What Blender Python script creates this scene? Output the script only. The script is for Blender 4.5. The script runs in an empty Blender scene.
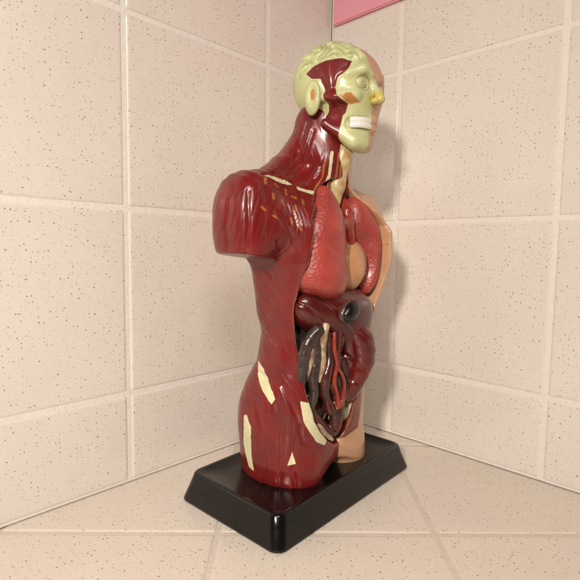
import bpy, math, numpy as np, random, time
from mathutils import Vector, Matrix
random.seed(4); np.random.seed(4)
T=0.15
SC=bpy.context.scene
COL=SC.collection
# ------------------------------------------------------------------ materials
def mat(name):
    m=bpy.data.materials.new(name); m.use_nodes=True
    nt=m.node_tree; b=nt.nodes['Principled BSDF']; return m,nt,b
def N(nt,t,**k):
    n=nt.nodes.new(t)
    for a,v in k.items(): setattr(n,a,v)
    return n
def mixc(nt,fac,a,b):
    m=N(nt,'ShaderNodeMix',data_type='RGBA')
    for i,v in ((0,fac),(6,a),(7,b)):
        if hasattr(v,'type') and hasattr(v,'links'): nt.links.new(v,m.inputs[i])
        else: m.inputs[i].default_value=v if i==0 else (*v,1)
    return m.outputs[2]
def maprange(nt,v,a,b,c=0,d=1):
    m=N(nt,'ShaderNodeMapRange'); nt.links.new(v,m.inputs[0])
    for i,x in zip((1,2,3,4),(a,b,c,d)): m.inputs[i].default_value=x
    return m.outputs[0]
def math_(nt,op,a,b=None):
    m=N(nt,'ShaderNodeMath',operation=op)
    for i,v in ((0,a),(1,b)):
        if v is None: continue
        if hasattr(v,'links'): nt.links.new(v,m.inputs[i])
        else: m.inputs[i].default_value=v
    return m.outputs[0]
def noise(nt,vec,scale,detail=2,rough=.5,dist=0,dim='3D'):
    n=N(nt,'ShaderNodeTexNoise',noise_dimensions=dim); n.inputs['Scale'].default_value=scale; n.inputs['Detail'].default_value=detail
    n.inputs['Roughness'].default_value=rough; n.inputs['Distortion'].default_value=dist
    if vec is not None: nt.links.new(vec,n.inputs['Vector'])
    return n
def bump(nt,h,strength,dist,prev=None):
    b=N(nt,'ShaderNodeBump'); b.inputs['Strength'].default_value=strength; b.inputs['Distance'].default_value=dist
    nt.links.new(h,b.inputs['Height'])
    if prev is not None: nt.links.new(prev,b.inputs['Normal'])
    return b.outputs[0]

def tile_material(name,base,speck,axes,gain=1.0):
    m,nt,b=mat(name)
    tc=N(nt,'ShaderNodeTexCoord'); sp=N(nt,'ShaderNodeSeparateXYZ'); nt.links.new(tc.outputs['Object'],sp.inputs[0])
    cb=N(nt,'ShaderNodeCombineXYZ'); nt.links.new(sp.outputs[axes[0]],cb.inputs[0]); nt.links.new(sp.outputs[axes[1]],cb.inputs[1]); v=cb.outputs[0]
    big=noise(nt,v,9,2,dim='2D')
    col=mixc(nt,maprange(nt,big.outputs[0],.35,.65,0,1),base,tuple(c*.965 for c in base))
    wn=noise(nt,v,900,1,dim='2D')
    add=N(nt,'ShaderNodeVectorMath',operation='MULTIPLY_ADD')
    nt.links.new(wn.outputs['Color'],add.inputs[0]); add.inputs[1].default_value=(.0011,.0011,0); nt.links.new(v,add.inputs[2])
    for sc,th,keep,amt in ((255,.158,.55,.74),(430,.18,.5,.5),(132,.073,.32,.85)):
        vo=N(nt,'ShaderNodeTexVoronoi',voronoi_dimensions='2D'); vo.inputs['Scale'].default_value=sc; nt.links.new(add.outputs[0],vo.inputs['Vector'])
        sep=N(nt,'ShaderNodeSeparateColor'); nt.links.new(vo.outputs['Color'],sep.inputs[0])
        thr=math_(nt,'MULTIPLY',sep.outputs[1],th*gain)
        inside=maprange(nt,math_(nt,'SUBTRACT',thr,vo.outputs['Distance']),-.01,.04,0,1)
        k=math_(nt,'GREATER_THAN',sep.outputs[0],1-keep)
        f=math_(nt,'MULTIPLY',math_(nt,'MULTIPLY',inside,k),amt)
        tint=mixc(nt,sep.outputs[2],speck,(speck[0]*1.6,speck[1]*1.3,speck[2]*1.0))
        col=mixc(nt,f,col,tint)
    nt.links.new(col,b.inputs['Base Color'])
    nt.links.new(maprange(nt,big.outputs[0],.3,.7,.19,.27),b.inputs['Roughness'])
    b.inputs['Specular IOR Level'].default_value=.42
    w=noise(nt,v,26,2,dim='2D'); w2=noise(nt,v,260,1,dim='2D')
    n1=bump(nt,w.outputs[0],.13,.004); n2=bump(nt,w2.outputs[0],.04,.0008,n1)
    nt.links.new(n2,b.inputs['Normal'])
    return m
TB_=(.745,.685,.62); SPK=(.15,.085,.06)
M_wall=tile_material('speckled_wall_tile',TB_,SPK,(0,2))
M_wall2=tile_material('speckled_side_wall_tile',TB_,SPK,(1,2))
M_counter=tile_material('speckled_counter_tile',(.73,.65,.57),SPK,(0,1),1.05)
def grout(name,a,b_):
    m,nt,b=mat(name)
    n=noise(nt,None,300,3); tc=N(nt,'ShaderNodeTexCoord'); nt.links.new(tc.outputs['Object'],n.inputs['Vector'])
    nt.links.new(mixc(nt,n.outputs[0],a,b_),b.inputs['Base Color']); b.inputs['Roughness'].default_value=.85
    nt.links.new(bump(nt,n.outputs[0],.4,.001),b.inputs['Normal']); return m
M_grout=grout('pale_grout',(.70,.64,.58),(.84,.79,.74))
M_grout2=grout('tan_grout',(.57,.495,.42),(.72,.64,.56))

def paint(name,layers,base,base2=None,rough=.3,fib=0.0,vor=0.0,coat=.25,ns=60,vs=260):
    m,nt,b=mat(name)
    tc=N(nt,'ShaderNodeTexCoord'); v=tc.outputs['Object']
    nn=noise(nt,v,ns,3)
    col=mixc(nt,maprange(nt,nn.outputs[0],.35,.68),base,base2 or tuple(c*.6 for c in base))
    prev=None
    if fib:
        at=N(nt,'ShaderNodeAttribute',attribute_name='fib')
        fn=noise(nt,at.outputs['Vector'],1.0,2,.55,.15)
        fh=fn.outputs[0]
        col=mixc(nt,maprange(nt,fh,.5,.3,0,.35),col,tuple(c*.4 for c in base))
        prev=bump(nt,fh,fib,.0012)
    if layers: wob=noise(nt,v,250,1)
    for an,c in layers:
        a=N(nt,'ShaderNodeAttribute',attribute_name=an)
        s=math_(nt,'ADD',a.outputs['Fac'],maprange(nt,wob.outputs[0],0,1,-.5,.5))
        f=maprange(nt,s,-.15,.25)
        c2=mixc(nt,maprange(nt,nn.outputs[0],.35,.7),c,tuple(x*.8 for x in c))
        col=mixc(nt,f,col,c2)
    nt.links.new(col,b.inputs['Base Color'])
    if vor:
        vo=N(nt,'ShaderNodeTexVoronoi'); vo.inputs['Scale'].default_value=vs; nt.links.new(v,vo.inputs['Vector'])
        prev=bump(nt,vo.outputs['Distance'],vor,.0015,prev)
    fine=noise(nt,v,600,1); prev=bump(nt,fine.outputs[0],.08,.0004,prev)
    nt.links.new(prev,b.inputs['Normal'])
    nt.links.new(maprange(nt,nn.outputs[0],.3,.7,rough-.05,rough+.1),b.inputs['Roughness'])
    b.inputs['Coat Weight'].default_value=coat; b.inputs['Coat Roughness'].default_value=.18
    return m

# ------------------------------------------------------------------ SDF toolkit (millimetres)
class G:
    def __init__(s,lo,hi,h):
        s.h=h; s.lo=np.array(lo,float); s.full=(lo,hi)
        s.n=[int((hi[i]-lo[i])/h)+2 for i in range(3)]
        s.ax=[(lo[i]+h*np.arange(s.n[i])).astype(np.float32) for i in range(3)]
        s.D=np.full(s.n,50.,np.float32)
    def sl(s,bb,pad):
        r=[]
        for i in range(3):
            a=max(0,int((bb[0][i]-pad-s.lo[i])/s.h)); c=min(s.n[i],int((bb[1][i]+pad-s.lo[i])/s.h)+2)
            r.append(slice(a,c))
        X=s.ax[0][r[0]][:,None,None]; Y=s.ax[1][r[1]][None,:,None]; Z=s.ax[2][r[2]][None,None,:]
        return tuple(r),X,Y,Z
    def op(s,f,bb=None,k=4,mode='u',pad=None):
        if bb is None: bb=s.full; pad=0
        r,X,Y,Z=s.sl(bb,k+6 if pad is None else pad)
        d=f(X,Y,Z); A=s.D[r]
        d=np.broadcast_to(d,A.shape)
        if mode=='u': a,b,sg=A,d,1
        elif mode=='s': a,b,sg=-A,d,-1
        elif mode=='i': a,b,sg=-A,-d,-1
        h=np.maximum(k-np.abs(a-b),0)/k
        m=np.minimum(a,b)-h*h*k*.25
        s.D[r]=sg*m
    def ell(s,c,r,k=4,mode='u',rot=None,post=None):
        c=np.array(c,float); r=np.array(r,float)
        R=np.eye(3) if rot is None else np.array(Matrix.Rotation(math.radians(rot[0]),3,rot[1]))
        R=R.T
        def f(X,Y,Z):
            x,y,z=X-c[0],Y-c[1],Z-c[2]
            p=[(R[i,0]*x+R[i,1]*y+R[i,2]*z)/r[i] for i in range(3)]
            k0=np.sqrt(p[0]**2+p[1]**2+p[2]**2)
            k1=np.sqrt((p[0]/r[0])**2+(p[1]/r[1])**2+(p[2]/r[2])**2)+1e-6
            d=k0*(k0-1)/k1
            if post: d=post(d,X,Y,Z)
            return d
        e=np.full(3,r.max()) if rot is not None else r
        s.op(f,(c-e,c+e),k,mode)
    def cap(s,a,b,ra,rb,k=4,mode='u',post=None):
        a=np.array(a,float);b=np.array(b,float);ba=b-a;L=ba@ba
        def f(X,Y,Z):
            t=np.clip(((X-a[0])*ba[0]+(Y-a[1])*ba[1]+(Z-a[2])*ba[2])/L,0,1)
            d=np.sqrt((X-a[0]-t*ba[0])**2+(Y-a[1]-t*ba[1])**2+(Z-a[2]-t*ba[2])**2)-(ra+(rb-ra)*t)
            if post: d=post(d,X,Y,Z)
            return d
        R=max(ra,rb); s.op(f,(np.minimum(a,b)-R,np.maximum(a,b)+R),k,mode)
    def path(s,P,r,k=3,mode='u'):
        for i in range(len(P)-1):
            ra=r[i] if hasattr(r,'__len__') else r; rb=r[i+1] if hasattr(r,'__len__') else r
            s.cap(P[i],P[i+1],ra,rb,k,mode)
    def spline(s,P,r,k=2,n=6,rib=0):
        """smooth tube through the points"""
        P=[np.array(p,float) for p in P]; R=list(r) if hasattr(r,'__len__') else [r]*len(P)
        Q=[2*P[0]-P[1]]+P+[2*P[-1]-P[-2]]; o=[];ro=[]
        for i in range(1,len(Q)-2):
            for j in range(n):
                t=j/n; a,b,c,d=Q[i-1],Q[i],Q[i+1],Q[i+2]
                o.append(.5*((2*b)+(-a+c)*t+(2*a-5*b+4*c-d)*t*t+(-a+3*b-3*c+d)*t**3)); ro.append((R[i-1]*(1-t)+R[i]*t)*(1+rib*(len(o)%2*2-1)))
        o.append(P[-1]); ro.append(R[-1]); s.path(o,ro,k)
    def mesh(s):
        D=s.D.copy(); D[0]=D[-1]=5; D[:,0]=D[:,-1]=5; D[:,:,0]=D[:,:,-1]=5
        S=D<0
        cnt=np.zeros([q-1 for q in s.n],np.int8)
        offs=[(i,j,k) for i in (0,1) for j in (0,1) for k in (0,1)]
        nx,ny,nz=s.n
        for i,j,k in offs: cnt+=S[i:nx-1+i,j:ny-1+j,k:nz-1+k]
        M=(cnt>0)&(cnt<8)
        I=np.argwhere(M); idx=np.full(M.shape,-1,np.int64); idx[M]=np.arange(len(I))
        vals=[D[I[:,0]+o[0],I[:,1]+o[1],I[:,2]+o[2]] for o in offs]
        acc=np.zeros((len(I),3)); c=np.zeros(len(I))
        for p in range(8):
            for q in range(p+1,8):
                if sum(abs(offs[p][t]-offs[q][t]) for t in range(3))!=1: continue
                va,vb=vals[p],vals[q]; x=(va<0)!=(vb<0)
                t=np.where(x,va/np.where(x,va-vb,1),0)
                P=np.array(offs[p])[None]+t[:,None]*(np.array(offs[q])-np.array(offs[p]))[None]
                acc+=P*x[:,None]; c+=x
        V=(I+acc/c[:,None])*s.h+s.lo
        F=[]
        for ax in range(3):
            sl0=[slice(None)]*3; sl1=[slice(None)]*3; sl0[ax]=slice(0,-1); sl1[ax]=slice(1,None)
            a=S[tuple(sl0)]; b=S[tuple(sl1)]
            E=np.argwhere(a!=b); o1,o2=[t for t in range(3) if t!=ax]
            E=E[(E[:,o1]>0)&(E[:,o2]>0)&(E[:,o1]<s.n[o1]-1)&(E[:,o2]<s.n[o2]-1)]
            ins=a[E[:,0],E[:,1],E[:,2]]
            def cell(d1,d2):
                Q=E.copy(); Q[:,o1]-=d1; Q[:,o2]-=d2; return idx[Q[:,0],Q[:,1],Q[:,2]]
            q=np.stack([cell(1,1),cell(0,1),cell(0,0),cell(1,0)],1)
            flip=ins if ax!=1 else ~ins
            q[~flip]=q[~flip][:,::-1]
            F.append(q)
        return V,np.concatenate(F)
def scat(idx,vals,n):
    return np.stack([np.bincount(idx,vals[:,t],n) for t in range(3)],1)
def normals(V,F):
    n=np.cross(V[F[:,2]]-V[F[:,0]],V[F[:,3]]-V[F[:,1]])
    o=np.zeros_like(V)
    for i in range(4): o+=scat(F[:,i],n,len(V))
    return o/(np.linalg.norm(o,axis=1)[:,None]+1e-9)
def smooth(V,F,it=1):
    for _ in range(it):
        a=np.zeros_like(V);c=np.zeros(len(V))
        for i in range(4):
            a+=scat(F[:,i],V[F[:,(i+1)%4]]+V[F[:,(i-1)%4]],len(V)); c+=2*np.bincount(F[:,i],minlength=len(V))
        V=V*.5+.5*a/c[:,None]
    return V
def make(name,V,F,m,attrs=None,parent=None,label=None,xf=None):
    if xf is not None: V=V@np.array(xf.to_3x3()).T+np.array(xf.translation)
    me=bpy.data.meshes.new(name)
    F=np.asarray(F)
    me.vertices.add(len(V)); me.vertices.foreach_set('co',(V*.001).astype(np.float32).ravel())
    me.loops.add(F.size); me.loops.foreach_set('vertex_index',F.astype(np.int32).ravel())
    me.polygons.add(len(F)); me.polygons.foreach_set('loop_start',np.arange(0,F.size,F.shape[1],dtype=np.int32))
    me.update(calc_edges=True); me.validate()
    me.polygons.foreach_set('use_smooth',np.ones(len(me.polygons),bool))
    for an,val in (attrs or {}).items():
        if val.ndim==1:
            a=me.attributes.new(an,'FLOAT','POINT'); a.data.foreach_set('value',val.astype(np.float32))
        else:
            a=me.attributes.new(an,'FLOAT_VECTOR','POINT'); a.data.foreach_set('vector',val.astype(np.float32).ravel())
    me.materials.append(m)
    o=bpy.data.objects.new(name,me); COL.objects.link(o)
    if parent: o.parent=parent
    if label: o['label']=label
    return o
def polysd(P,poly):
    poly=np.array(poly,float); d=np.full(len(P),1e9); ins=np.zeros(len(P),bool)
    for i in range(len(poly)):
        a=poly[i];b=poly[(i+1)%len(poly)];ab=b-a
        t=np.clip(((P-a)@ab)/(ab@ab+1e-9),0,1); d=np.minimum(d,np.linalg.norm(P-a-t[:,None]*ab,axis=1))
        c=((a[1]>P[:,1])!=(b[1]>P[:,1]))&(P[:,0]<(b[0]-a[0])*(P[:,1]-a[1])/(b[1]-a[1]+1e-12)+a[0]); ins^=c
    return np.where(ins,d,-d)
def lined(P,L):
    L=np.array(L,float); d=np.full(len(P),1e9)
    for i in range(len(L)-1):
        a=L[i];ab=L[i+1]-a
        t=np.clip(((P-a)@ab)/(ab@ab+1e-9),0,1); d=np.minimum(d,np.linalg.norm(P-a-t[:,None]*ab,axis=1))
    return d
def sst(x,a,b):
    t=np.clip((x-a)/(b-a),0,1); return t*t*(3-2*t)

# ------------------------------------------------------------------ the model
model=bpy.data.objects.new('anatomical_torso_model',None); COL.objects.link(model)
model.location=(-.1445,-.0985,0); model.rotation_euler=(0,0,math.radians(2.5))
model['label']='painted plastic anatomy torso showing muscles and organs on black base'
model['category']='anatomy model'
def S(u,v): return ((u-309.8)*.728,164.7+(290-v)*.728)
def SL(l): return [S(*p) for p in l]

TZ=np.array([30,45,60,75,90,105,130,155,185,210,225,236,246.])
TA=np.array([48,50,53,54,51.5,48.5,48.5,52.5,58.5,60,55,42,24.])
TB=np.array([33,35,38,39,38,36,36,39,43,43,38,30,20.])
TY=np.array([-2,-2,-3,-4,-5,-7,-10,-14,-19,-18,-13,-8,-7.])
TX=np.array([0,0,0,0,0,0,2,4,5,4,2,0,0.])
CZ =np.array([40,46,52,60,70,90,110,130,150,175,215,228,238,248])
CWn=np.array([0, 8,17,25,31,36,39,41,44,46,44,36,25,8.])
CWf=np.array([0, 2, 6,9,12,15,22,33,41,45,42,31,18,6.])
H=.85
g=G((-100,-72,14),(100,54,306),H)
def torso(X,Y,Z):
    z=Z.ravel(); a,b,cy,cx=[np.interp(z,TZ,t)[None,None,:] for t in (TA,TB,TY,TX)]
    n=2.3
    q=((np.abs(X-cx)/a)**n+(np.abs(Y-cy)/b)**n)**(1/n)
    d=(q-1)*np.minimum(a,b)
    return np.maximum(np.maximum(d,Z-252),30-Z)
g.op(torso)
for s in (-1,1):
    g.ell((s*25,12,62),(27,23,34),18)
    def leg(X,Y,Z,s=s):
        t=1-np.maximum(Z-34,0)*.008
        q=np.sqrt(((X-s*29)/(26*t))**2+((Y+2)/(35.5*t))**2); return np.maximum((q-1)*26*t,Z-95)
    g.op(leg,((s*29.5-30,-40,14),(s*29.5+30,40,96)),12)
    g.cap((s*8,0,248),(s*62,-4,227),16,17,18)
    g.ell((s*38,6,214),(22,18,20),16)
g.cap((0,-3,236),(3,-11,292),22.5,19.5,20)
g.cap((2,-18,238),(4,-20,296),14,16,9)
g.cap((-20,-14,246),(-9,-6,290),6,8,8)
g.cap((-10,2,266),(-52,-2,236),9,9,18)
g.cap((-44,6,184),(-32,10,150),7,6,16)
for s in (-1,1):
    if s<0:
        def delt_(X,Y,Z):
            n=2.45
            q=((np.abs(X+71.5)/20.5)**n+(np.abs(Y+5)/23)**n+(np.abs(Z-212)/35)**n)**(1/n)
            return np.maximum((q-1)*20.5,(189-Z)+(np.abs(X)-72)*.12)
        g.op(delt_,((-95,-30,170),(-45,20,250)),9)
        g.cap((-48,-20,212),(-64,-11,214),15,16,12)
        g.cap((-46,-4,222),(-68,-5,222),16,17,12)
        def cut(X,Y,Z): return np.maximum((61+X*1.0)*1.0+0*Y if False else (62+X),Z-(189+(np.abs(X)-72)*.12))
        g.op(lambda X,Y,Z:np.maximum(62+X,Z-(189+(np.abs(X)-72)*.12)),((-106,-72,150),(-58,54,192)),1.4,'s',pad=3) if False else g.op(lambda X,Y,Z:np.maximum(X+58,Z-(189+(np.abs(X)-72)*.12)),((-106,-72,150),(-56,54,192)),1.4,'s',pad=3)
    else:
        g.ell((69,-5,212),(17,20,28),17)
        g.op(lambda X,Y,Z:np.maximum(67-X,Z-192),((66,-72,150),(104,54,194)),3,'s',pad=3)
def cav(X,Y,Z):
    z=Z.ravel(); n_=np.interp(z,CZ,CWn)[None,None,:]; f_=np.interp(z,CZ,CWf)[None,None,:]
    hw=np.where(X<0,n_,f_)
    return np.maximum(np.maximum((np.abs(X)-hw)*.85, Y+12),np.maximum(Z-247,44-Z))
g.op(cav,((-54,-72,40),(54,-8,252)),3,'s',pad=2)
g.cap((1,-44,8),(1,-40,44),8,2.5,6,'s')
V,F=g.mesh(); V=smooth(V,F,4)
nr=normals(V,F)
W=.697*V[:,0]-.717*V[:,1]; P2=np.stack([W,V[:,2]],1)
facing=(-nr[:,0]*.717-nr[:,1]*.697)
vis=np.clip((facing+.1)/.3,0,1)
dw,dz=W,V[:,2]
u=dw*.92+dz*.38; vv=dz*.92-dw*.38
th=sst(dz,110,70); u=u*(1-th)+(dw*.98-dz*.12+38)*th
td=sst(-V[:,0],46,60)*sst(dz,180,195)
u=u*(1-td)+(dw*1.0-(dz-250)*.22)*td
tn=sst(dz,236,256); u=u*(1-tn)+(dw+dz*.22)*tn
fib=np.stack([u*.42,vv*.045,np.zeros(len(V))],1)
gro=[[(306,120),(293,160),(272,178)],[(324,150),(311,178),(305,188)],[(296,150),(280,172),(262,180)],
 [(312,128),(302,160),(290,180)],[(268,272),(282,290),(300,306)],[(267,285),(284,305),(303,320)],[(267,300),(286,322),(305,338)],[(265,318),(287,338),(306,356)],[(265,335),(288,352),(306,374)],
 [(256,376),(282,384),(298,415),(304,440)],[(254,400),(265,440),(267,490)],[(300,425),(293,455),(297,490)],[(278,400),(282,440),(280,490)],
 [(232,205),(229,230),(231,250)],[(249,198),(250,230),(248,252)],[(276,300),(283,340),(291,372)],[(274,215),(288,234),(297,255)],[(276,242),(286,262),(298,280)],[(283,205),(292,222),(299,236)]]
nearrim=np.where((V[:,1]<-12),np.abs(np.abs(V[:,0])-np.interp(V[:,2],CZ,CWn)),99)
calm=np.clip((nearrim-4)/8,0,1)
disp=np.zeros(len(V))
for L in gro:
    d=lined(P2,SL(L)); disp-=.95*np.exp(-(d/1.6)**2)*vis
d=lined(P2,SL([(262,190),(268,212),(267,236)])); disp-=.6*np.exp(-(d/2.4)**2)*vis
rid=np.abs(np.sin(u*.55+.9*np.sin(vv*.07+1)))
disp-=.28*(1-rid)**3*vis*sst(V[:,2],34,60)
disp+=.25*np.sin(u*.33+1.+1.2*np.sin(vv*.09))*vis*sst(V[:,2],105,130)
calm*=1-.8*np.exp(-((V[:,2]-186)/7)**2)*(V[:,0]<-40)
V=V+nr*(disp*calm)[:,None]
cream=np.full(len(V),-9.); orange=cream.copy(); 
for poly in ([(258,366),(264,372),(276,398),(272,404),(262,392),(257,378)],
             [(243,422),(247,420),(251,432),(252,462),(255,478),(249,476),(243,455)],
             [(293,450),(297,462),(288,464)],
             [(300,398),(309,401),(331,440),(328,450),(318,443),(304,420)],
             [(264,179),(284,183),(290,187),(280,187),(264,182)],[(294,188),(312,192),(310,196),(295,191)],
             [(340,404),(350,384),(364,372),(366,398),(356,430),(344,444),(336,438)],
             [(303,366),(308,368),(308,382),(304,380)],
             [(320,196),(326,197),(322,203),(317,202)]):
    cream=np.maximum(cream,polysd(P2,SL(poly)))
cream=np.where(facing>-.15,cream,-9)
for i,(a,b_) in enumerate(((264,187),(274,190),(283,195),(291,199),(271,201),(281,207),(292,211),(263,213),(288,222),(273,219),(299,204),(296,229))):
    L=[(a-1.5,b_-1.2*(i%3)),(a+1.8,b_+1.8)] if i%2 else [(a,b_-2.2),(a+.9,b_+2.4)]
    orange=np.maximum(orange,.85-lined(P2,SL(L)))
for L in ([(338,150),(336,172),(330,192)],[(324,158),(321,176),(312,190)],[(341,160),(340,182),(336,196)]):
    orange=np.maximum(orange,.7-lined(P2,SL(L)))
cream=np.maximum(cream,np.where(facing>-.15,1.2-lined(P2,SL([(331,150),(328,175),(319,195)])),-9))
orange=np.where(facing>-.15,orange,-9)
hw=np.where(V[:,0]<0,np.interp(V[:,2],CZ,CWn),np.interp(V[:,2],CZ,CWf))
rim=np.where((V[:,1]<-12)&(V[:,2]>46)&(V[:,2]<240),.8-np.abs(np.abs(V[:,0])-hw-1.0),-9)
lim=np.interp(V[:,2],[20,46,50,90,120,140,200,225,240,260],[1.5,1.5,24,27,33,40,43,32,12,4])
skin=V[:,0]-lim
skin=np.maximum(skin,np.minimum(V[:,0]-1,V[:,1]-8))
M_body=paint('painted_muscle_red',[('rim',(.18,.08,.04)),('orange',(.36,.11,.025)),('skin',(.54,.30,.17)),('cream',(.66,.62,.38))],(.175,.009,.009),(.13,.007,.007),rough=.29,fib=.2,coat=.3)
body=make('body',V,F,M_body,dict(fib=fib,cream=cream,orange=orange,rim=rim,skin=skin),model,'dark red muscled torso with cream tendons and one skin coloured side')

# ------------------------------------------------------------------ head
hx=Matrix.Translation((5,-22.5,309))@Matrix.Rotation(math.radians(3),4,'Z')@Matrix.Rotation(math.radians(-2),4,'X')@Matrix.Diagonal((.99,.92,.94,1))
g=G((-40,-54,-58),(44,50,52),.65)
g.ell((0,4,13),(27.5,34.5,30),2)
g.ell((0,-15,4),(23.5,20.5,30),8)
g.ell((0,-14,-20),(17.5,17,21),7)
g.ell((0,-22.5,-38),(10,8,7.5),7)
g.cap((-20,-4,-24),(-9,-22.5,-39),4,5,5); g.cap((20,-4,-24),(9,-22.5,-39),4,5,5)
g.cap((0,4,-8),(0,4,-22),18,15,8)
g.ell((9,2,13),(23,34.5,30.5),5)
g.ell((10,-16.5,4),(16.5,20,27),6); g.ell((8,-15.5,-20),(13,16,20),6)
for s in (-1,1):
    kk=1 if s<0 else .8
    g.path([(s*14,-28,-6),(s*20,-21,-7),(s*24.5,-4,-5)],[4.2*kk,4.4*kk,3.2],3)
    g.path([(s*4,-35,10),(s*12,-33.5,12.5),(s*20,-25,9)],[3.0*kk,3.2*kk,3],3)
    g.ell((s*11,-36 if s<0 else -38.5,3),(6.6,5.0,4.6),3,'s')
    g.ell((s*27,3,-5),(3.8,8.8,13.2),1.5,rot=(s*14,'Z'))
    g.ell((s*30.8,1.5,-3.5),(2.4,5.0,8.6),1.2,'s')
    g.ell((s*28.5,-2.4,-8),(1.8,2,3.2),1)
g.ell((-22,-17,-19),(6,8,7),4,'s')
g.ell((-7,-38,-15),(4,3,3),3,'s')
g.cap((0,-34,6),(0,-41.5,-8),2.4,3.4,3); g.ell((-3.4,-38,-9.5),(2.6,3.2,2.4),2); g.ell((3.0,-38,-9.5),(2.4,3.0,2.3),2.5)
g.ell((5,-31,-21.5),(5,2.4,1.9),3); g.ell((5,-30.5,-28),(4.5,2.4,2.2),3)
g.path([(-15,-22,-25),(-9,-31,-25),(-1,-34.5,-25)],[3.6,4.3,3.7],1.8,'s')
V,F=g.mesh(); V=smooth(V,F,2); nr=normals(V,F)
yz=V[:,1:]
q1=V[:,0]*.22+V[:,1]*.20+1.5*np.sin(V[:,1]*.21+1)+1.3*np.sin(V[:,2]*.24+.5)
q2=V[:,1]*.30+1.8*np.sin(V[:,2]*.22+2)+1.3*np.sin(V[:,0]*.2)
fold=np.minimum(np.abs(np.sin(q1*1.35+1.1*np.sin(q2*1.1))),1)**.6
redtemp=polysd(yz,[(10,15),(3,19),(-8,22),(-20,22),(-27,19),(-25,11),(-19,7),(-16,0),(-18,-6),(-16,-13),(-7,-14),(-7,0),(-4,8),(4,10)])
crown=np.clip((V[:,2]-11)/5,0,1)*np.clip((-3-V[:,0])/3,0,1)*np.clip((22-V[:,1])/8,0,1)*np.clip((-redtemp-.5)/2,0,1)*np.clip((V[:,2]-14+ (V[:,1]+26)*.8)/4,0,1)
V=V+nr*((fold-.6)*4.6*crown)[:,None]
disp=-.8*np.exp(-(redtemp/1.1)**2)*(V[:,0]<-6)
for L in ([(-12,20),(-14,8),(-14,0)],[(-2,16),(-9,4),(-10,-6)]):
    disp-=.5*np.exp(-(lined(yz,L)/1.0)**2)*(V[:,0]<-8)
V=V+nr*disp[:,None]
right=V[:,0]<2
mass=polysd(yz,[(-7,-9),(-19,-7),(-24,-12),(-20,-18),(-17,-20),(-16,-30),(-12,-44),(2,-36),(0,-21),(-6,-15)])
red=np.maximum(redtemp,mass)
red=np.maximum(red,polysd(yz,[(28,-16),(10,-22),(4,-30),(-8,-44),(0,-70),(50,-70),(50,-10)]))
red=np.where(right&(V[:,0]<-6),red,-9)
red=np.maximum(red,np.where(right,polysd(yz,[(40,-16),(12,-23),(0,-34),(-10,-47),(0,-70),(50,-70)]),-9))
orange=np.maximum(polysd(yz,[(1,-20),(-6,-16),(-10,-20),(-8,-31),(-1,-30)]),polysd(yz,[(-21,-7),(-28,-5),(-31,-11),(-25,-13)]))
orange=np.where(right,orange,-9)
ear=((V[:,0]<-25.5)&(np.abs(V[:,1]-3)<10.5)&(np.abs(V[:,2]+5)<13))
orange=np.where(ear,np.maximum(2.2-np.linalg.norm((yz-np.array([1.5,-3]))*[1,.5],axis=1),-9),orange)
yellow=np.where(right,np.maximum(4.6-np.linalg.norm((yz-np.array([-39,-7]))*[.8,1],axis=1),-9),-9)
eyec=np.array([-11,-34,3])
cavm=.5-np.abs(np.linalg.norm((V-eyec)/[1,1,.8],axis=1)-6.6); cavm=np.where(V[:,0]<0,cavm,-9)
skin=V[:,0]-np.interp(V[:,2],[-60,2,12,30],[.5,.5,-2.5,-4.5])
M_head=paint('painted_head',[('yellow',(.60,.50,.13)),('orange',(.48,.20,.05)),('red',(.155,.010,.010)),('dark',(.36,.31,.13)),('skin',(.58,.33,.19))],(.55,.57,.30),(.43,.44,.21),rough=.38,ns=40)
head=make('head',V,F,M_head,dict(red=red,orange=orange,yellow=yellow,dark=cavm,skin=skin),model,'pale green and red dissected head with folded crown',hx)
def ball(name,c,r,m,parent,seg=40,xf=None,label=None):
    Vv=[];Ff=[]
    ns=seg//2
    for i in range(ns+1):
        t=math.pi*i/ns
        for j in range(seg):
            p=2*math.pi*j/seg; Vv.append((c[0]+r[0]*math.sin(t)*math.cos(p),c[1]+r[1]*math.sin(t)*math.sin(p),c[2]+r[2]*math.cos(t)))
    for i in range(ns):
        for j in range(seg):
            Ff.append((i*seg+j,(i+1)*seg+j,(i+1)*seg+(j+1)%seg,i*seg+(j+1)%seg))
    Vv=np.array(Vv); d=np.linalg.norm(Vv-np.array([c[0]-1.9,c[1]-r[1]*.9,c[2]]),axis=1)
    return make(name,Vv,np.array(Ff),m,dict(iris=.8-d,ring=2.0-d,edge=.25-np.abs(d-2.3)),parent,label,xf)
M_eye=paint('painted_eye',[('edge',(.36,.30,.12)),('ring',(.60,.55,.26)),('iris',(.10,.07,.03))],(.70,.68,.40),rough=.3,ns=20)
ball('eye',(-11,-30.6,3),(5.6,3.5,4.4),M_eye,head,xf=hx); ball('eye',(12,-32.0,3),(5.4,3.5,4.2),M_eye,head,xf=hx)
g=G((-28,-48,-40),(8,-10,-12),.4)
for zc,rz in ((-22.9,2.4),(-27.0,2.3)):
    for i in range(11):
        a=math.radians(-2+i*6.8); c=(-14.2*math.sin(a)-.3,-17.4-14.4*math.cos(a),zc)
        g.ell(c,(1.4,1.4,rz),.4)
V,F=g.mesh(); V=smooth(V,F,1)
M_teeth=paint('painted_teeth',[],(.76,.73,.67),(.69,.66,.58),rough=.35)
make('teeth',V,F,M_teeth,None,head,None,hx)

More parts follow.
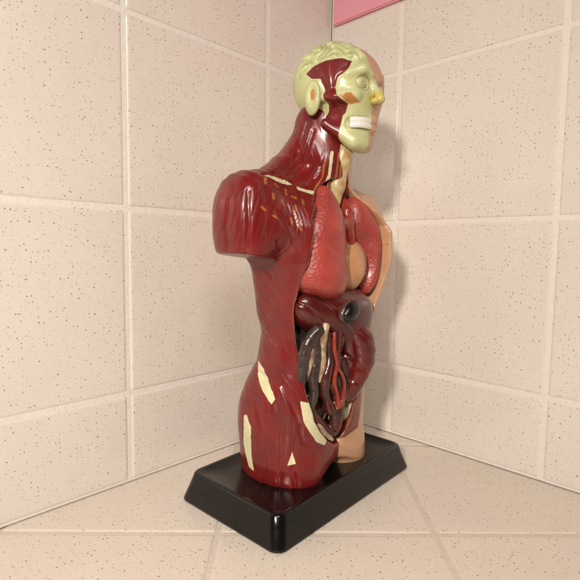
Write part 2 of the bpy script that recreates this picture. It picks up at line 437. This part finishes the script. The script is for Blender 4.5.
# ------------------------------------------------------------------ organs
def organ(name,g,m,it=1,label=None,bumps=0,parent=model,fold=0):
    V,F=g.mesh(); V=smooth(V,F,it)
    if bumps or fold:
        nr=normals(V,F)
        d=bumps*np.sin(V[:,0]*.9+np.sin(V[:,2]*.7))*np.sin(V[:,2]*.8+np.sin(V[:,1]*.6))
        if fold:
            a=V[:,0]*.10+V[:,2]*.13+1.3*np.sin(V[:,0]*.07+V[:,2]*.05+1)
            d=d-fold*(1-np.abs(np.sin(a)))**5*1.6+fold*.5*np.sin(V[:,0]*.16+V[:,2]*.1)
        V=V+nr*d[:,None]
    return make(name,V,F,m,None,parent,label)
M_lung=paint('painted_lung',[],(.37,.052,.040),(.27,.033,.026),rough=.4,vor=.26,ns=70,vs=430)
M_liver=paint('painted_liver',[],(.09,.006,.006),(.055,.0045,.0045),rough=.22,ns=45,coat=.35)
M_heart=paint('painted_heart',[],(.50,.27,.13),(.42,.19,.09),rough=.3,ns=60)
M_gall=paint('painted_gallbladder',[],(.004,.0035,.004),(.008,.005,.005),rough=.27,ns=60,coat=.0)
M_rimg=paint('painted_gallbladder_rim',[],(.09,.045,.038),(.06,.025,.02),rough=.3,ns=60)
M_colon=paint('painted_colon',[],(.048,.032,.027),(.028,.014,.012),rough=.26,ns=55)
M_gut=paint('painted_small_intestine',[],(.085,.010,.009),(.028,.015,.012),rough=.24,ns=90)
M_stom=paint('painted_stomach',[],(.115,.0075,.0075),(.065,.006,.006),rough=.22,ns=50,coat=.35)
M_vess=paint('painted_vessels',[],(.24,.013,.012),(.26,.04,.016),rough=.25,ns=120)
M_trach=paint('painted_trachea',[],(.54,.47,.25),(.44,.24,.08),rough=.3,ns=130)
M_memb=paint('painted_membrane',[],(.42,.33,.20),(.16,.06,.04),rough=.3,ns=160)
g=G((-56,-70,142),(10,0,250),.85)
g.ell((-24,-32,190),(22,17,34),2); g.ell((-18,-28,214),(13.5,15,28),14)
g.ell((-22,-31,172),(23,17.5,18),12)
g.op(lambda X,Y,Z:(154.5-Z)+np.abs(X+12)*.36+(Y+30)*-.05,None,7,'i')
g.cap((-50,-40,212),(-4,-58,176),.6,.6,3,'s')
organ('lung',g,M_lung,4,'coral red textured lung')
g=G((-2,-70,150),(60,0,250),.85)
g.ell((34,-30,192),(10.5,18,36),2); g.ell((23,-27,214),(10.5,13,24),14)
g.ell((12,-50,184),(23,24,31),6,'s')
g.op(lambda X,Y,Z:(158-Z)+0*X+0*Y,None,3,'i')
organ('lung',g,M_lung,4,'coral red textured lung')
g=G((-16,-70,150),(38,-5,230),.8)
g.ell((11,-31,182),(18,15,22),3,rot=(25,'Y')); g.cap((2,-30,200),(4,-24,222),7,6,4); g.cap((-3,-32,196),(-5,-26,214),5,4,3)
organ('heart',g,M_heart,2,None,.1)
g=G((-24,-54,186),(28,-2,270),.8)
g.path([(-3,-36,198),(-6,-33,222),(-12,-22,242)],[5,4.5,3],3); g.path([(8,-36,202),(8,-33,224),(14,-20,242)],[4.5,4,3],3)
g.path([(-6,-35,214),(8,-35,216)],4,4)
g.spline([(-8,-27,236),(-9,-27,250),(-9,-30,262)],[1.6,1.5,1.3],1)
organ('blood_vessels',g,M_vess)
g=G((-12,-54,220),(16,-10,300),.8)
g.path([(0,-26,226),(1,-28,244),(3,-30,262),(4,-30,284)],[4.5,6,7,7.5],4)
g.ell((3.5,-34,268),(6,5,6.5),4)
organ('trachea',g,M_trach,2)
g=G((-54,-74,74),(58,-4,182),.85)
g.ell((-14,-25,150),(30,18,19),3,rot=(12,'Y')); g.ell((8,-31,147),(27,20,20),14)
g.ell((17,-32,122),(16,17,34),14)
g.cap((-36,-50,144),(-2,-56,136),.9,.9,3,'s')
organ('liver',g,M_liver,3,None,0,fold=1.0)
g=G((-40,-76,130),(16,-36,178),.6)
g.ell((-9,-50.5,150),(10.2,5.6,7.0),2,rot=(-28,'Y'))
gall=organ('gallbladder',g,M_gall,1)
g=G((-40,-76,130),(16,-36,178),.6)
g.ell((-9,-48.3,149.8),(11.2,5.2,8.0),2,rot=(-28,'Y'))
organ('rim',g,M_rimg,1,None,0,gall)
g=G((-24,-72,58),(50,-4,150),.7)
g.spline([(10,-42,134),(16,-44,122),(18,-43,108),(14,-41,94),(8,-38,80)],[9,10.5,10,8,5.5],2.5,n=3,rib=.05)
organ('stomach',g,M_stom,2,None,0,fold=.3)
g=G((-52,-66,36),(22,-4,158),.7)
g.ell((-18,-13,96),(26,11,50),4)
g.spline([(-22,-24,56),(-31,-24,70),(-36,-25,90),(-37,-28,110),(-35,-31,126),(-28,-35,136),(-21,-37,132)],[3.4,4.2,4.8,4.8,4.5,4.2,3.2],1.6,n=4,rib=.045)
g.spline([(-29,-34,128),(-27.5,-34,116),(-30,-33,102),(-27,-32,88),(-29,-30,76)],[3.6,3.9,3.7,3.4,2.6],1.6,n=4,rib=.04)
organ('large_intestine',g,M_colon,1,None,.1)
g=G((-44,-64,36),(28,-4,148),.65)
g.ell((-12,-16,88),(22,12,42),4)
for (x0,z0_,z1_,ph,rr_) in ((-21,134,72,0.,3.8),(-13,134,62,1.6,4.1),(-5,128,60,3.2,4.0),(3,112,64,5.2,3.6)):
    n_=8; P=[]
    for i in range(n_):
        t=i/(n_-1); z=z0_+(z1_-z0_)*t
        P.append((x0+3.0*math.sin(ph+t*8.0)+t*4*(1 if x0<-5 else -.6),-36.0-2.2*math.cos((x0+10)/14)+1.6*math.cos(ph+t*8),z+1.5*math.sin(ph*2+i*2.1)))
    g.spline(P,[rr_*(.9+.2*math.sin(i*1.9+ph)) for i in range(n_)],1.6,n=4,rib=.03)
g.spline([(-30,-28,86),(-27,-30,74),(-19,-33,62),(-10,-36,55),(-1,-36,58)],[2.8,3.6,3.8,3.4,2.6],1.6)
organ('small_intestine',g,M_gut,2,None,.1)
g=G((-46,-68,40),(20,-4,150),.6)
g.spline([(-17,-42,134),(-18,-43,122),(-15,-43.5,110),(-17,-42.5,98),(-12,-42,86),(-8,-41,74)],[1.2,1.4,1.2,1.4,1.3,2.4],1)
g.spline([(-15,-43,108),(-9,-43.8,102),(-4,-43,92),(-6,-42.5,80),(-8,-41,74)],[1,1.2,1.2,1.2,2],1)
organ('blood_vessels',g,M_vess,1)
for P_,r_ in (([(-32,-34,132),(-32.5,-33,116),(-33,-31,100)],[1.2,1.8,1.1]),([(-23,-38.5,140),(-25,-38,128),(-24.5,-37.5,112),(-25.5,-36,98)],[2.6,2,2.1,1.2]),([(-27,-31,74),(-21,-35,60),(-11,-38,50)],[1.2,1.9,1.3])):
    g=G((-46,-68,40),(20,-4,150),.7)
    g.spline(P_,r_,2); organ('membrane',g,M_memb,1,None,.15)

# ------------------------------------------------------------------ base
def base():
    def ring(hx_,hy,r,z,seg=10):
        o=[]
        for cx,cy,a0 in ((hx_-r,hy-r,0),(-hx_+r,hy-r,90),(-hx_+r,-hy+r,180),(hx_-r,-hy+r,270)):
            for i in range(seg+1):
                a=math.radians(a0+90*i/seg); o.append((cx+r*math.cos(a),cy+r*math.sin(a)-.8,z))
        return o
    prof=[(87.0,52.5,0.0,.3),(87.5,53,0,1.2),(87.2,52.7,0,2.6),(83.6,49,0,14.2),(81.8,47.2,0,20.6),(81.2,46.6,0,21.4),(80.4,45.8,0,21.7),(77.6,43,0,21.6),(76.8,42.2,0,21.2),(60,25,0,21.2)]
    V=[];n=44
    for a,b_,_,z in prof: V+=ring(a,b_,8.5 if a>70 else 6,z)
    F=[]
    for i in range(len(prof)-1):
        for j in range(n): F.append((i*n+j,i*n+(j+1)%n,(i+1)*n+(j+1)%n,(i+1)*n+j))
    V.append((0,0,21.2)); c=len(V)-1; k=(len(prof)-1)*n
    for j in range(0,n,2): F.append((k+j,k+(j+1)%n,k+(j+2)%n,c))
    V.append((0,0,.3)); c=len(V)-1
    for j in range(0,n,2): F.append((c,(j+2)%n,(j+1)%n,j))
    return np.array(V),np.array(F)
V,F=base()
M_base,nt,b=mat('black_glossy_plastic')
b.inputs['Base Color'].default_value=(.004,.0035,.0035,1)
tc=N(nt,'ShaderNodeTexCoord'); n=noise(nt,tc.outputs['Object'],120,3); nt.links.new(maprange(nt,n.outputs[0],.3,.75,.13,.26),b.inputs['Roughness'])
nt.links.new(bump(nt,n.outputs[0],.05,.0006),b.inputs['Normal'])
b.inputs['Specular IOR Level'].default_value=.4
make('base',V,F,M_base,None,model,'glossy black plastic base with flared rounded sides')

# ------------------------------------------------------------------ tiled walls and counter
def tiles(name,us,vs,to3d,m,mg,gap=.0034,depth=.0014):
    V=[];F=[];mi=[]
    def quadring(rects):
        base=len(V)
        for (u0,u1,v0,v1,h) in rects:
            r=min(.0015,(u1-u0)/4)
            for (cu,cv,a0) in ((u1-r,v1-r,0),(u0+r,v1-r,90),(u0+r,v0+r,180),(u1-r,v0+r,270)):
                for i in range(4):
                    a=math.radians(a0+30*i); V.append(to3d(cu+r*math.cos(a),cv+r*math.sin(a),h))
        n=16
        for k in range(len(rects)-1):
            for j in range(n):
                F.append((base+k*n+j,base+k*n+(j+1)%n,base+(k+1)*n+(j+1)%n,base+(k+1)*n+j)); mi.append(0)
        F.append(tuple(base+(len(rects)-1)*n+j for j in range(n))); mi.append(0)
    for i in range(len(us)-1):
        for j in range(len(vs)-1):
            u0,u1,v0,v1=us[i]+gap/2,us[i+1]-gap/2,vs[j]+gap/2,vs[j+1]-gap/2
            t=random.uniform(-.0002,.0002)
            prof=[(0,-depth-.002),(0,-.0012),(.0004,-.0006),(.0011,-.0002),(.0024,0)]
            quadring([(u0+p,u1-p,v0+p,v1-p,h+t) for p,h in prof])
    base=len(V)
    for (u_,v_) in ((us[0],vs[0]),(us[-1],vs[0]),(us[-1],vs[-1]),(us[0],vs[-1])): V.append(to3d(u_,v_,-depth*.45))
    F.append((base,base+1,base+2,base+3)); mi.append(1)
    me=bpy.data.meshes.new(name); me.from_pydata(V,[],F); me.materials.append(m); me.materials.append(mg)
    me.polygons.foreach_set('material_index',mi); me.update()
    o=bpy.data.objects.new(name,me); COL.objects.link(o); return o
z0=.0755
zs=[z0+T*k for k in range(0,5)]
w=tiles('tiled_wall',[.0,.0987]+[.0987+T*k for k in range(1,6)],[0.0008]+zs,lambda u,v,h:(-u,-h,v),M_wall,M_grout)
w['kind']='structure'; w['label']='cream speckled square tiles on kitchen wall'; w['category']='wall'
w=tiles('tiled_wall',[.0,.0909]+[.0909+T*k for k in range(1,6)],[0.0008]+[z-.002 for z in zs],lambda u,v,h:(-h,-u,v),M_wall2,M_grout)
w['kind']='structure'; w['label']='cream speckled square tiles on adjoining kitchen wall'; w['category']='wall'
c45=math.sqrt(.5)
c=tiles('tiled_countertop',[-.246+T*k for k in range(-4,3)],[-.094+T*k for k in range(-4,6)],lambda u,v,h:(c45*(u+v),c45*(u-v),h),M_counter,M_grout2,gap=.0026)
c['kind']='structure'; c['label']='speckled cream tile countertop laid diagonally'; c['category']='countertop'
def box(name,lo,hi,m,bev=.001):
    import bmesh
    me=bpy.data.meshes.new(name); bm=bmesh.new(); bmesh.ops.create_cube(bm,size=1)
    for v in bm.verts: v.co=Vector([(lo[i]+hi[i])/2+(v.co[i])*(hi[i]-lo[i]) for i in range(3)])
    bmesh.ops.bevel(bm,geom=bm.edges[:],offset=bev,segments=2,affect='EDGES')
    bm.to_mesh(me); bm.free(); me.materials.append(m); o=bpy.data.objects.new(name,me); COL.objects.link(o); return o
M_pink,nt,b=mat('pink_paint'); b.inputs['Roughness'].default_value=.7
n=noise(nt,None,90,3); nt.links.new(mixc(nt,n.outputs[0],(.76,.30,.38),(.82,.35,.44)),b.inputs['Base Color'])
p=box('pink_board',(-.0045,-.40,.443),(-.0004,-.005,.60),M_pink,.0012); p['label']='plain pink board mounted above the wall tiles'; p['category']='board'

# ------------------------------------------------------------------ light
wd=bpy.data.worlds.new('World'); SC.world=wd; wd.use_nodes=True
bg=wd.node_tree.nodes['Background']; bg.inputs[0].default_value=(1,.82,.66,1); bg.inputs[1].default_value=.06
def area(name,loc,target,size,power,col,spread):
    l=bpy.data.lights.new(name,'AREA'); l.size=size; l.energy=power; l.color=col; l.spread=math.radians(spread)
    o=bpy.data.objects.new(name,l); COL.objects.link(o); o.location=loc
    o.rotation_euler=(Vector(target)-Vector(loc)).to_track_quat('-Z','Y').to_euler(); return o
area('room_lamp',(-.90,-.50,.46),(-.20,-.10,.12),.07,2.0,(1,.91,.80),100)
area('left_wall_fill',(-.72,-.72,.80),(-.34,-.14,.08),.24,1.35,(1,.92,.84),95)  # added fill light to brighten the left wall, not a fixture of the room
# ------------------------------------------------------------------ camera
cam=bpy.data.cameras.new('camera'); co=bpy.data.objects.new('camera',cam); COL.objects.link(co)
yaw,pitch,roll=.77065,-.08469,.01383
f=Vector((math.cos(pitch)*math.cos(yaw),math.cos(pitch)*math.sin(yaw),math.sin(pitch)))
r=Vector((math.sin(yaw),-math.cos(yaw),0)); u=r.cross(f)
r2=r*math.cos(roll)+u*math.sin(roll); u2=-r*math.sin(roll)+u*math.cos(roll)
co.matrix_world=Matrix(((r2.x,u2.x,-f.x,-.42995),(r2.y,u2.y,-f.y,-.3575),(r2.z,u2.z,-f.z,.19437),(0,0,0,1)))
cam.sensor_width=36; cam.lens=36*473.96/580; cam.clip_start=.01; cam.clip_end=20
SC.camera=co
SC.view_settings.view_transform='Standard'; SC.view_settings.look='None'; SC.view_settings.exposure=0
